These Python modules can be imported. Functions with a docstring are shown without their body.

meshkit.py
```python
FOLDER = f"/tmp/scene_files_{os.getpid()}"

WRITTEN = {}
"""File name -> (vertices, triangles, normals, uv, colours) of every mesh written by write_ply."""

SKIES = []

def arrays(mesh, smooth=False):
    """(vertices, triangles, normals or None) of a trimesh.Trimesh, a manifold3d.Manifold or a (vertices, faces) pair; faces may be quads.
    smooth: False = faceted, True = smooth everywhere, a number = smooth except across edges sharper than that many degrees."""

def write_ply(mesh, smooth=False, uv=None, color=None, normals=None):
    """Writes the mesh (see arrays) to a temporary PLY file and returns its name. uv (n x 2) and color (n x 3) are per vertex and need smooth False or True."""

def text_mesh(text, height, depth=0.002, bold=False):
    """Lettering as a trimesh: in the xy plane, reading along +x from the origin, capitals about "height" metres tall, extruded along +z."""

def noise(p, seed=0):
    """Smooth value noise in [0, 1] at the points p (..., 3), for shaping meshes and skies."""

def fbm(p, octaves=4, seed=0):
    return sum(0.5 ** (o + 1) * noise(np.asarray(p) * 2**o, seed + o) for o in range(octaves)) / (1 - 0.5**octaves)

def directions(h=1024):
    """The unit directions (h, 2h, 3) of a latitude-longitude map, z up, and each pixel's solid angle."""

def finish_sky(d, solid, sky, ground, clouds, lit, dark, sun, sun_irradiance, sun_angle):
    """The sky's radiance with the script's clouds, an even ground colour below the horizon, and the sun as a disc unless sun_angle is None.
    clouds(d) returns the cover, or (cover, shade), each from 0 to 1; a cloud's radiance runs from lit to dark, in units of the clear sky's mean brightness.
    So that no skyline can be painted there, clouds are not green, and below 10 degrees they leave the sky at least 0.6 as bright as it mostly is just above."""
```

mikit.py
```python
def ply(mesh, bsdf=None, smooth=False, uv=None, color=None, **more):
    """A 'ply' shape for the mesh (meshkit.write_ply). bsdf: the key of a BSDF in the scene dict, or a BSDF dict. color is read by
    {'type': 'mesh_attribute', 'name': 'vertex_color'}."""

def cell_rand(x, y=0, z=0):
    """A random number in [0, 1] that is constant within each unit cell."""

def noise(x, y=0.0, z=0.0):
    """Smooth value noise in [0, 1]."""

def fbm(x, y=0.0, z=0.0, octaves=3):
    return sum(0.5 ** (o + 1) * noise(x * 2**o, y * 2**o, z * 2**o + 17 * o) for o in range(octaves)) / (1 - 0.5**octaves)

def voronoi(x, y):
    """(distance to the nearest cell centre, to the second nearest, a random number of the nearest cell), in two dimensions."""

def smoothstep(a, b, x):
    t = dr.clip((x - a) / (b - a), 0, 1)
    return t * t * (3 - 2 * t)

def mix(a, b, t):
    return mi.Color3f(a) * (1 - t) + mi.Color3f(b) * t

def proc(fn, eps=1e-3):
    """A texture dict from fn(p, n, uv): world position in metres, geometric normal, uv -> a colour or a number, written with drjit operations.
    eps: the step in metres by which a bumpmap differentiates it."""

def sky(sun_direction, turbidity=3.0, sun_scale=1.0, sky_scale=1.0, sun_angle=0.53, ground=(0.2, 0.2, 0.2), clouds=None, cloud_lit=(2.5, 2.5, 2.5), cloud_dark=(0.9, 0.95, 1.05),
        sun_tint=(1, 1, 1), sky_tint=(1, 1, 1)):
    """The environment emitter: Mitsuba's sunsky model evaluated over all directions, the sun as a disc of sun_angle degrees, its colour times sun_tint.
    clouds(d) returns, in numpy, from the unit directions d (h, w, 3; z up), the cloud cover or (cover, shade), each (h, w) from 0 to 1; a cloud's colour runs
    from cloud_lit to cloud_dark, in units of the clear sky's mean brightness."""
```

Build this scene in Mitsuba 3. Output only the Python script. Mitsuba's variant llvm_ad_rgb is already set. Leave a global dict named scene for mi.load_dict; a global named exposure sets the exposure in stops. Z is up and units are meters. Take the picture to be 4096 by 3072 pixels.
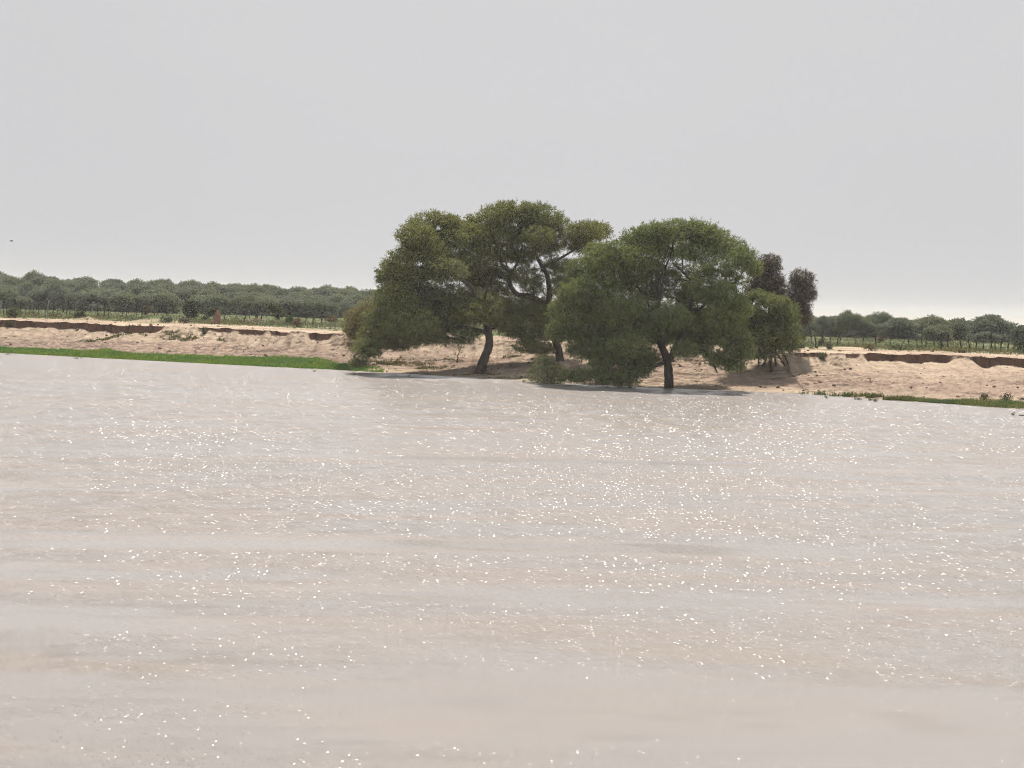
import math
import numpy as np, trimesh
import drjit as dr, mitsuba as mi
import mikit, meshkit
from mikit import cell_rand, proc, noise, fbm, smoothstep, mix

T = mi.ScalarTransform4f
scene, labels = {}, {}
RNG = np.random.default_rng(11)

# ------------------------------------------------------------------ camera, sky, sun, exposure
FOV, EYE, PITCH, ROLL = 36.0, np.array([0, 0, 5.3]), math.radians(2.93), math.radians(1.70)
F = 2048 / math.tan(math.radians(FOV / 2))          # focal length in pixels of a 4096 wide picture
R0, U0 = np.array([1.0, 0, 0]), np.array([0, math.sin(PITCH), math.cos(PITCH)])
FWD = np.array([0, math.cos(PITCH), -math.sin(PITCH)])
RIGHT = math.cos(ROLL) * R0 + math.sin(ROLL) * U0
UP = -math.sin(ROLL) * R0 + math.cos(ROLL) * U0
scene['camera'] = {'type': 'perspective', 'fov': FOV, 'fov_axis': 'x', 'near_clip': 0.5, 'far_clip': 9000.0,
                   'to_world': T().look_at(origin=EYE.tolist(), target=(EYE + FWD).tolist(), up=UP.tolist()),
                   'medium': {'type': 'ref', 'id': 'haze_air'}}
SUN_EL, SUN_AZ = math.radians(63), math.radians(14)
SUN = [math.cos(SUN_EL) * math.sin(SUN_AZ), math.cos(SUN_EL) * math.cos(SUN_AZ), math.sin(SUN_EL)]


def sky_veil(d):
    """An even dust veil, a little brighter on the sun's side, with faint mottling."""
    near = np.clip(d @ np.array(SUN), 0, 1)
    m = meshkit.fbm(d * [3, 3, 6], 4, 3)
    return np.ones(d.shape[:2]), np.clip(1.0 - 0.95 * near ** 1.2 + 0.35 * (m - 0.5), 0, 1)


scene['sky'] = mikit.sky(SUN, turbidity=6, sun_scale=1.6, sky_scale=1.0, sun_angle=2.0, clouds=sky_veil,
                         cloud_lit=(1.28, 1.28, 1.30), cloud_dark=(1.03, 1.035, 1.06), sun_tint=(0.93, 1.0, 1.12), ground=(0.3, 0.27, 0.23))
exposure = 1.94


def ray(px, py):
    d = FWD + RIGHT * (px - 2048) / F + UP * (1536 - py) / F
    return d


def at_y(px, py, y):
    d = ray(px, py)
    return EYE + d * (y / d[1])


def at_z(px, py, z):
    d = ray(px, py)
    return EYE + d * ((z - EYE[2]) / d[2])


# ------------------------------------------------------------------ helpers
def ref(k):
    return {'type': 'ref', 'id': k}


def key(name):
    if name not in USED:
        USED[name] = 0
        return name
    USED[name] += 1
    return f'{name}_{USED[name]:03d}'


USED = {}


def add(name, mesh, mat, parent=None, smooth=False, color=None, uv=None):
    k = key((parent + '__' if parent else '') + name)
    scene[k] = mikit.ply(mesh, mat, smooth=smooth, color=color, uv=uv)
    return k


def tag(k, label=None, cat=None, group=None, kind=None):
    d = {'label': label, 'category': cat, 'group': group, 'kind': kind}
    labels[k] = {a: b for a, b in d.items() if b}
    return k


def catmull(P, n=6):
    P = np.asarray(P, float)
    if len(P) < 3:
        t = np.linspace(0, 1, n + 1)[:, None]
        return P[0] * (1 - t) + P[1] * t
    Q = np.vstack([2 * P[0] - P[1], P, 2 * P[-1] - P[-2]])
    out = []
    for i in range(len(P) - 1):
        a, b, c, d = Q[i:i + 4]
        t = np.linspace(0, 1, n, endpoint=False)[:, None]
        out.append(0.5 * (2 * b + (c - a) * t + (2 * a - 5 * b + 4 * c - d) * t ** 2 + (3 * b - a - 3 * c + d) * t ** 3))
    return np.vstack(out + [P[-1:]])


def tube(P, r0, r1, sides=7, n=5, rough=0.0, seed=0, power=1.0):
    """A tapered, slightly lumpy limb along a curve."""
    P = catmull(P, n)
    t = np.gradient(P, axis=0)
    t /= np.linalg.norm(t, axis=1, keepdims=True) + 1e-12
    a = np.cross(t, [0.31, 0.9, 0.11])
    a /= np.linalg.norm(a, axis=1, keepdims=True) + 1e-12
    b = np.cross(t, a)
    ang = np.arange(sides) * 2 * np.pi / sides
    u = np.linspace(0, 1, len(P)) ** power
    rad = (r0 + (r1 - r0) * u)[:, None] * np.ones(sides)
    if rough:
        rg = np.random.default_rng(seed)
        rad = rad * (1 + rough * rg.normal(size=rad.shape))
    v = P[:, None] + rad[..., None] * (np.cos(ang)[None, :, None] * a[:, None] + np.sin(ang)[None, :, None] * b[:, None])
    i, j = np.meshgrid(np.arange(len(P) - 1), np.arange(sides), indexing='ij')
    j2 = (j + 1) % sides
    q = np.stack([i * sides + j, i * sides + j2, (i + 1) * sides + j2, (i + 1) * sides + j], -1).reshape(-1, 4)
    f = np.vstack([q[:, [0, 1, 2]], q[:, [0, 2, 3]]])
    V = np.vstack([v.reshape(-1, 3), P[:1], P[-1:]])
    n0, n1 = len(V) - 2, len(V) - 1
    e = (len(P) - 1) * sides
    k = np.arange(sides)
    caps = np.vstack([np.stack([k * 0 + n0, (k + 1) % sides, k], 1), np.stack([k * 0 + n1, e + k, e + (k + 1) % sides], 1)])
    return V, np.vstack([f, caps])


def join(parts):
    vs, fs, o = [], [], 0
    for v, f in parts:
        vs.append(v)
        fs.append(np.asarray(f) + o)
        o += len(v)
    return np.vstack(vs), np.vstack(fs)


def unit(v):
    return v / (np.linalg.norm(v, axis=-1, keepdims=True) + 1e-12)


# ------------------------------------------------------------------ materials
scene['mat_ground'] = {'type': 'diffuse', 'reflectance': {'type': 'mesh_attribute', 'name': 'vertex_color'}}
scene['mat_leaf'] = {'type': 'principledthin', 'base_color': {'type': 'mesh_attribute', 'name': 'vertex_color'}, 'roughness': 0.6, 'diff_trans': 0.5, 'spec_trans': 0.0, 'eta': 1.4}
scene['mat_bark'] = {'type': 'diffuse', 'reflectance': proc(lambda p, n, uv: mix((0.045, 0.036, 0.03), (0.10, 0.085, 0.07), fbm(p.x * 9, p.y * 9, p.z * 2.5)))}
scene['mat_post'] = {'type': 'diffuse', 'reflectance': proc(lambda p, n, uv: mix((0.03, 0.025, 0.021), (0.08, 0.065, 0.055), fbm(p.x * 4, p.y * 4, p.z * 3)))}
scene['mat_pale_post'] = {'type': 'diffuse', 'reflectance': proc(lambda p, n, uv: mix((0.22, 0.19, 0.16), (0.42, 0.39, 0.36), fbm(p.x * 4, p.y * 4, p.z * 3)))}
scene['mat_rock'] = {'type': 'diffuse', 'reflectance': proc(lambda p, n, uv: mix((0.26, 0.19, 0.13), (0.44, 0.35, 0.26), fbm(p.x * 4, p.y * 4, p.z * 5)))}
scene['mat_clay'] = {'type': 'diffuse', 'reflectance': proc(lambda p, n, uv: mix((0.18, 0.10, 0.07), (0.29, 0.175, 0.125), fbm(p.x * 5, p.y * 5, p.z * 6)))}
scene['mat_thatch'] = {'type': 'diffuse', 'reflectance': proc(lambda p, n, uv: mix((0.16, 0.11, 0.08), (0.32, 0.23, 0.17), fbm(p.x * 7, p.y * 7, p.z * 9)))}
scene['mat_bird'] = {'type': 'diffuse', 'reflectance': {'type': 'rgb', 'value': [0.16, 0.16, 0.16]}}


def facets(x, y, fx, fy, k, share):
    """Short choppy crests: (how much of one stands here, its slope across the river, its slope along it)."""
    u, v = x * fx + 0.35 * noise(x * 0.7, y * 0.9, k), y * fy + 0.8 * noise(x * 0.8 + 40, y * 0.5, k)
    iu, iv = dr.floor(u), dr.floor(v)
    r0, r1, r2, r3, r4 = (cell_rand(iu, iv, k + j) for j in range(5))
    du, dv = u - iu - 0.35 - 0.3 * r4, v - iv - 0.35 - 0.3 * r3
    inside = 1 - smoothstep(0.02, 0.085, du * du + dv * dv)
    on = dr.select(r0 < share, inside, 0.0)
    return on, 0.33 + 0.42 * r1, 0.09 + (r2 + r3 - 1.0) * 0.72


def water_normal(p, n, uv):
    x, y = p.x, p.y
    # ruffled and calm reaches, streaked along the bank
    m = fbm(x * 0.055 + y * 0.02 + 3.1, y * 0.40 - x * 0.035 + 7.7, 0.0, octaves=4)
    far = smoothstep(17.0, 38.0, y + 9 * (noise(x * 0.05, y * 0.03) - 0.5))
    ruf = smoothstep(0.42, 0.66, m + 0.30 * far - 0.06)
    f1, f2 = smoothstep(24.0, 36.0, y), smoothstep(46.0, 70.0, y)
    e = noise(x * 4.2, y * 5.0, 0.5) * (1 - f1) + f1 * (noise(x * 2.8, y * 2.4, 3.5) * (1 - f2) + f2 * noise(x * 2.2, y * 1.0, 6.5))
    d = noise(x * 7.0 + 13, y * 2.2 + 2, 19.5)
    st = smoothstep(0.50, 0.78, noise(x * 0.9 + y * 0.3, y * 3.2 - x * 0.22, 8.5))
    share = (0.04 + 0.96 * ruf) * (0.34 - 0.12 * (1 - far))
    o0, y0, x0 = facets(x, y, 19.0, 12.0, 11.0, share * (1 - f1))
    o1, y1, x1 = facets(x, y, 12.0, 6.0, 31.0, share * f1 * (1 - f2))
    o2, y2, x2 = facets(x, y, 8.0, 2.8, 51.0, share * f2)
    sy = 0.012 + 0.10 * st + ruf * (0.03 + 0.13 * smoothstep(0.35, 0.8, e) + 0.05 * d)
    sx = ruf * 0.12 * (d - 0.5)
    for o, fy, fx in ((o0, y0, x0), (o1, y1, x1), (o2, y2, x2)):
        sy, sx = sy * (1 - o) + fy * o, sx * (1 - o) + fx * o
    # a smooth boil in midstream with a few standing wavelets
    calm = smoothstep(13.0, 6.0, dr.abs(x + 2.0)) * smoothstep(1.5, 0.5, dr.abs(y - 34.2 - 0.10 * x))
    line = smoothstep(0.56, 0.70, noise(x * 0.5 + 2, y * 2.0 + x * 0.30, 40.5)) * smoothstep(5.0, 3.0, dr.abs(x - 1.2))
    sy = sy * (1 - 0.92 * calm) - 0.05 * calm * line
    sx = sx * (1 - 0.9 * calm)
    nn = dr.normalize(mi.Vector3f(sx, -sy, 1.0))
    return mi.Color3f(nn.x * 0.5 + 0.5, nn.y * 0.5 + 0.5, nn.z * 0.5 + 0.5)


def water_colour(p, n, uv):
    # muddy tan body; greyer streaks imitate calm sky reflection, painted into the colour
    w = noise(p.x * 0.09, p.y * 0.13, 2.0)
    tan_mix = fbm(p.x * 0.16 + p.y * 0.06 + 5, p.y * 0.95 - p.x * 0.12 + 3.4 * w, 61.0, octaves=4)
    return mix((0.182, 0.176, 0.175), (0.192, 0.176, 0.165), smoothstep(0.36, 0.70, tan_mix))


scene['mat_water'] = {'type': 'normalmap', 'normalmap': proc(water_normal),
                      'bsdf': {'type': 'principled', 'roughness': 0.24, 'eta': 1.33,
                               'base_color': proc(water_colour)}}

# ------------------------------------------------------------------ the lie of the land
PLATEAU = 2.5


def curve(points, z):
    w = np.array([at_z(px, py, z) for px, py in points])
    w = w[np.argsort(w[:, 0])]
    return w[:, 0], w[:, 1]


SHX, SHY = curve([(0, 1411), (400, 1432), (800, 1453), (1100, 1468), (1370, 1480), (1700, 1500), (1950, 1514), (2150, 1526), (2400, 1540), (2680, 1553), (2900, 1562),
                  (3200, 1574), (3450, 1592), (3700, 1609), (3900, 1624), (4096, 1637)], 0.0)
EDX, EDY = curve([(0, 1276), (260, 1283), (520, 1298), (700, 1300), (960, 1310), (1130, 1320), (1300, 1330), (1700, 1340), (2200, 1362), (2700, 1386), (3200, 1405),
                  (3500, 1408), (3800, 1415), (4096, 1427)], PLATEAU)
# height of the cut face along the bank: (picture column, metres)
SC = [(0, .8), (480, .85), (520, .5), (545, .12), (660, .12), (690, .45), (830, .5), (852, .4), (880, .75), (990, .5), (1015, .18), (1045, .55), (1105, .5), (1130, .05), (1195, .05), (1220, .7), (1300, .6),
      (1330, .05), (1500, .1), (2200, .25), (2900, .25), (3120, .4), (3150, .5), (3240, .45), (3258, .1), (3315, .1), (3335, .55), (3385, .5), (3405, .12), (3432, .8), (3560, .7), (3620, .85), (3790, .75), (3815, .3), (3890, .35), (3906, .9), (4000, .75), (4096, .9)]
SCX = np.array([at_z(px, 1290 + px * 0.033, PLATEAU)[0] for px, a in SC])
SCA = np.array([a for px, a in SC])


def shore(x):
    return np.interp(x, SHX, SHY) + 0.35 * (meshkit.fbm(np.stack([x * 0.22, x * 0, x * 0], -1), 3, 5) - 0.5)


def edge(x):
    e = np.interp(x, EDX, EDY)
    q = np.stack([x * 0.16, x * 0, x * 0], -1)
    return e + 2.2 * (meshkit.fbm(q, 3, 9) - 0.5) + 0.9 * (meshkit.noise(q * 9, 3) - 0.5) + 0.5 * (meshkit.noise(q * 23, 4) - 0.5)


MOUNDS = [(at_z(330, 1278, PLATEAU), 1.1, 1.6, 0.34), (at_z(640, 1290, PLATEAU), 2.0, 2.2, 0.62), (at_z(3760, 1400, PLATEAU), 2.6, 1.5, 0.2), (at_z(3400, 1396, PLATEAU), 2.0, 1.3, .16)]


def land(x, y):
    """Height of the ground."""
    x, y = np.asarray(x, float), np.asarray(y, float)
    s, e, A = shore(x), edge(x), np.interp(x, SCX, SCA)
    A = A * (0.7 + 0.45 * meshkit.fbm(np.stack([x * 0.8, x * 0, x * 0], -1), 3, 21))
    t = np.clip((y - s) / np.maximum(e - 0.45 - s, 1), 0, 1)
    A0 = 0.72 + 0.12 * meshkit.noise(np.stack([x * 0.12, x * 0, x * 0], -1), 22)
    A0 = np.maximum(A0, A)
    low = (PLATEAU - A0) * (0.25 * t + 0.75 * t ** 1.35 * (1 - 0.12 * np.sin(t * 3.14)))
    w = 1.1 + 1.6 * meshkit.noise(np.stack([x * 0.4, x * 0, x * 0], -1), 23)
    fill = np.clip((y - (e - 0.45 - w)) / w, 0, 1) ** 0.8
    rub = meshkit.fbm(np.stack([x * 1.7, y * 2.6, x * 0], -1), 3, 24)
    step = np.floor(fill * 3 + rub * 1.6 - 0.8) / 3
    fill = np.where((fill > 0) & (fill < 1), np.clip(0.72 * fill + 0.28 * step, 0, 1), fill)
    low = low + (A0 - A) * fill
    # terracettes and hoof-trodden ridges on the slope
    q = np.stack([x * 0.22 + y * 0.05, y * 1.3 - x * 0.09, x * 0], -1)
    k = meshkit.fbm(q, 3, 31)
    fr = (k * 9 + t * 7) % 1
    ridge = np.where(fr < 0.86, fr / 0.86, (1 - fr) / 0.14)
    rough = meshkit.fbm(np.stack([x * 0.9, y * 2.6, x * 0], -1), 4, 41)
    band = np.clip(1.3 - np.abs(t - 0.5) * 2.2, 0, 1)
    low = low + np.clip(t * 8, 0, 1) * np.clip((e - s) / 15, .3, 1) * (0.11 * (ridge - 0.5) * (0.5 + band) + 0.13 * (rough - 0.5) * (0.4 + band))
    u = np.clip((y - (e - 0.45)) / 0.45, 0, 1)
    face = np.clip(u / 0.55, 0, 1) ** 1.6
    lowtop = PLATEAU - A + 0.11 * (ridge - 0.5) * .5 + 0.13 * (rough - 0.5) * .4
    d = np.maximum(y - e, 0)
    flat = PLATEAU + 0.06 * (meshkit.fbm(np.stack([x * 0.5, y * 0.5, x * 0], -1), 3, 51) - 0.5) * np.exp(-d / 60) - 0.22 * np.exp(-d / 0.7) * meshkit.fbm(np.stack([x * 1.3, y * 0.8, x * 0], -1), 3, 52)
    z = np.where(y < e - 0.45, low, lowtop * (1 - face) + flat * face)
    for c, rx, ry, h in MOUNDS:
        z = z + np.where(y > e - 0.2, h * np.exp(-(((x - c[0]) / rx) ** 2) ** 1.2 - (((y - c[1] - .6) / ry) ** 2) ** 1.2), 0)
    # gently rising ground under the wood on the left
    z = z + np.where(y > 235, np.clip((y - 235) / 60, 0, 1) * 1.2 * np.clip((20 - x) / 40, 0, 1), 0)
    z = z - np.where(y > 330, 0.009 * np.minimum(y - 330, 2200), 0)
    under = np.maximum(-0.09 * (s - y), -2.6)
    return np.where(y < s, under, z)


def hit(px, py):
    """Where the line of sight through a picture point meets the ground."""
    d = ray(px, py)
    t = np.linspace(80, 330, 5001)
    P = EYE + d[None] * t[:, None]
    below = P[:, 2] < land(P[:, 0], P[:, 1])
    i = int(np.argmax(below)) if below.any() else 5000
    return P[i]


def build_land():
    fine = np.arange(-62, 62.01, 0.17)
    xs = np.concatenate([[-4000, -1500, -600, -300, -180, -120, -90, -74, -66], fine, [66, 74, 90, 120, 180, 300, 600, 1500, 4000]])
    tt = np.linspace(0, 1, 120)
    nx = len(xs)
    s, e = shore(xs), edge(xs)
    rows = [s - 400, s - 200, s - 60, s - 25, s - 10, s - 4, s - 1.5, s - 0.5]
    for t in tt:
        rows.append(s + (e - 0.45 - s) * t)
    for u in np.linspace(0.04, 1, 14):
        rows.append(e - 0.45 + 0.45 * u)
    for d in np.concatenate([np.linspace(0.15, 6, 30), np.linspace(6.5, 30, 40), [33, 37, 42, 48, 55, 64, 75, 90, 105, 125, 150, 200, 300, 500, 900, 1800, 4000]]):
        rows.append(e + d)
    Y = np.array(rows)
    X = np.broadcast_to(xs, Y.shape)
    Z = land(X, Y)
    V = np.stack([X, Y, Z], -1).reshape(-1, 3)
    nr = len(rows)
    i, j = np.meshgrid(np.arange(nr - 1), np.arange(nx - 1), indexing='ij')
    q = np.stack([i * nx + j, i * nx + j + 1, (i + 1) * nx + j + 1, (i + 1) * nx + j], -1).reshape(-1, 4)
    # ground colours: sand, clay, plants, and streaks with painted shade
    x, y, z = X, Y, Z
    S, E = np.broadcast_to(s, Y.shape), np.broadcast_to(e, Y.shape)
    t = (y - S) / (E - S)
    P2 = np.stack([x, y, x * 0], -1)
    big = meshkit.fbm(P2 * [0.15, 0.4, 1], 4, 61)
    mid = meshkit.fbm(P2 * [0.8, 2.4, 1], 3, 71)
    pale, pink, clay = np.array([.355, .292, .228]), np.array([.28, .218, .178]), np.array([.115, .07, .052])
    band = np.clip(1.25 - np.abs(t - 0.48) * 3.0 + (big - 0.5) * 1.8, 0, 1)[..., None]
    band = np.where(y > E, np.clip(0.35 + (big - 0.5) * 3, 0, 1), band[..., 0])[..., None]
    col = pale * (1 - band) + pink * band
    col = col * (0.82 + 0.36 * mid[..., None])
    gz = np.gradient(Z, axis=0) / np.maximum(np.abs(np.gradient(Y, axis=0)), 1e-3)
    steep = (np.clip((gz - 0.55) / 0.8, 0, 1) * np.clip((y - (E - 2.6)) / .3, .12, 1))[..., None]
    col = col * (1 - steep) + clay * (0.75 + 0.5 * mid[..., None]) * steep
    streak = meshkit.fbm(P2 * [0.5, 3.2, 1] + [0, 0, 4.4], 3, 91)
    col = col * (1 - 0.42 * np.clip((streak - 0.55) * 6, 0, 1) * np.clip(t * 6, 0, 1) * (y < E))[..., None]  # damp streaks, with the shade of small erosion steps painted in
    wet = np.clip(1 - z / 0.10, 0, 1)[..., None]
    col = col * (1 - 0.3 * wet)
    d = y - E
    weed = np.clip((d - 1.5) * 2, 0, 1) * np.clip((meshkit.fbm(P2 * [0.5, 1.1, 1], 4, 93) - 0.52) * 5, 0, .75)
    col = col * (1 - weed[..., None]) + np.array([.16, .155, .10]) * weed[..., None]
    g = np.clip((d - 7 + (big - 0.5) * 16) / 5, 0, 1) * np.clip(1.2 - np.abs(meshkit.fbm(P2 * [0.06, 0.12, 1], 3, 81) - 0.5) * 2.0, 0, 1)
    g = np.clip(g, 0, 1)[..., None]
    col = col * (1 - g) + np.array([.09, .115, .06]) * (0.7 + 0.6 * mid[..., None]) * g
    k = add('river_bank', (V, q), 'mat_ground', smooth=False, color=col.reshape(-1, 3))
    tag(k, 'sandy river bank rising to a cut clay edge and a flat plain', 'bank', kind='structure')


build_land()


def build_water():
    ys = np.concatenate([[-300, -100, -30, 0], np.linspace(8, 112, 260), np.linspace(114, 150, 12)])
    xs = np.concatenate([[-2000, -500, -150, -80], np.linspace(-60, 60, 200), [80, 150, 500, 2000]])
    X, Y = np.meshgrid(xs, ys)
    P = np.stack([X * 0.5, Y * 0.9, X * 0], -1)
    Z = 0.05 * (meshkit.fbm(P * [0.5, 0.6, 1], 3, 7) - 0.5) * np.clip((106 - Y) / 12, 0, 1)
    V = np.stack([X, Y, Z], -1).reshape(-1, 3)
    nx = len(xs)
    i, j = np.meshgrid(np.arange(len(ys) - 1), np.arange(nx - 1), indexing='ij')
    q = np.stack([i * nx + j, i * nx + j + 1, (i + 1) * nx + j + 1, (i + 1) * nx + j], -1).reshape(-1, 4)
    k = add('river', (V, q), 'mat_water', smooth=True, uv=V[:, :2])
    tag(k, 'wide muddy pale brown river glittering with ripples', 'water', kind='structure')


build_water()


# ------------------------------------------------------------------ foliage
def leaves(rng, C, R, per_m2, size, base, vary=0.25, droop=0.15, spray=9, reach=0.27, gap=0.345, hue=(1.22, 1.1, 0.8), F_C=None):
    """Sprays of small leaves through ellipsoid clumps (centres C, radii R). Returns vertices, triangles and a colour per vertex."""
    P, D, K = [], [], []
    for ci, (c, r) in enumerate(zip(C, R)):
        area = math.pi * r[0] * r[2]
        n = max(4, int(per_m2 * area / spray * (F_C[ci] if F_C is not None else 1)))
        d = unit(rng.normal(size=(n * 3, 3)))
        rad = rng.random(n * 3) ** 0.45
        off = d * rad[:, None]
        off[:, 2] = np.where(off[:, 2] < 0, off[:, 2] * 0.8, off[:, 2])
        p = c + off * r
        ok = (meshkit.fbm(p * [0.9, 0.9, 1.5], 2, 5) > gap) & (meshkit.fbm(p * [2.3, 2.3, 3.4], 2, 55) > gap + .08)
        p, d = p[ok][:n], d[ok][:n]
        out = unit(d * 0.9 + rng.normal(size=d.shape) * 0.55 + [0, 0, 0.15 - droop])
        P.append(p)
        D.append(out)
        K.append(np.full(len(p), rng.random()))
    P, D, K = np.vstack(P), np.vstack(D), np.concatenate(K)
    n = len(P)
    u = rng.random((n, spray))
    ln = reach * (0.5 + rng.random((n, 1, 1)))
    p = P[:, None] + D[:, None] * (u[..., None] * ln) + rng.normal(size=(n, spray, 3)) * reach * 0.16
    p[..., 2] -= droop * (u ** 2) * ln[..., 0] * 1.2
    ax = unit(D[:, None] * 0.9 + rng.normal(size=p.shape) * 0.65 - [0, 0, droop])
    nr = unit(rng.normal(size=p.shape) + [0, 0, 1.3])
    sd = unit(np.cross(ax, nr))
    l = size[0] * (0.6 + 0.8 * rng.random(u.shape))[..., None]
    w = size[1] * (0.6 + 0.8 * rng.random(u.shape))[..., None]
    V = np.stack([p - sd * w / 2, p + sd * w / 2, p + ax * l], 2).reshape(-1, 3)
    Fc = np.arange(len(V)).reshape(-1, 3)
    tint = np.array(hue)
    mixv = np.clip(0.55 * K[:, None] + 0.45 * rng.random(u.shape), 0, 1)[..., None]
    col = np.array(base) * ((1 - vary) + 2 * vary * rng.random(u.shape)[..., None]) * (1 + (tint - 1) * mixv)
    return V, Fc, np.repeat(col.reshape(-1, 3), 3, axis=0)


def clumps_at(rng, spec, depth, spread):
    C, R = [], []
    for s in spec:
        px, py, rx, ry = s[:4]
        dy = (s[4] if len(s) > 4 else rng.uniform(-1, 1) * spread)
        y = depth + dy
        C.append(at_y(px, py, y))
        k = y / F
        R.append([1.1 * rx * k, (rx + ry) / 2 * k * 1.25, 0.97 * ry * k])
    return np.array(C), np.array(R)


def boughs(rng, nodes, C, R, thick, twig_n=5):
    """Routes a bough from the standing wood to each clump, and twigs inside it."""
    parts, nodes = [], [np.array(p) for p in nodes]
    left = list(range(len(C)))
    while left:
        N = np.array(nodes)
        best = min(left, key=lambda i: np.min(np.linalg.norm(N - C[i], axis=1)))
        left.remove(best)
        c = C[best] - [0, 0, R[best][2] * 0.25]
        dist = np.linalg.norm(N - c, axis=1) + 0.8 * np.maximum(0, N[:, 2] - c[2])
        p = N[int(np.argmin(dist))]
        m = (p + c) / 2 + rng.normal(size=3) * 0.12 * np.linalg.norm(c - p) + [0, 0, 0.08 * np.linalg.norm(c - p)]
        parts.append(tube([p, m, c], thick, thick * 0.55, 5, 4))
        nodes += [m, c]
        for _ in range(twig_n):
            d = unit(rng.normal(size=3) + [0, 0, 0.35])
            e = C[best] + d * R[best] * 0.95
            mm = (c + e) / 2 + rng.normal(size=3) * 0.1
            parts.append(tube([c, mm, e], thick * 0.4, thick * 0.08, 3, 3))
            for _ in range(2):
                e2 = mm + (unit(rng.normal(size=3)) + d * 0.7) * R[best] * 0.55
                parts.append(tube([mm, (mm + e2) / 2 + rng.normal(size=3) * .06, e2], thick * 0.2, thick * 0.05, 3, 2))
    return join(parts)


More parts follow.
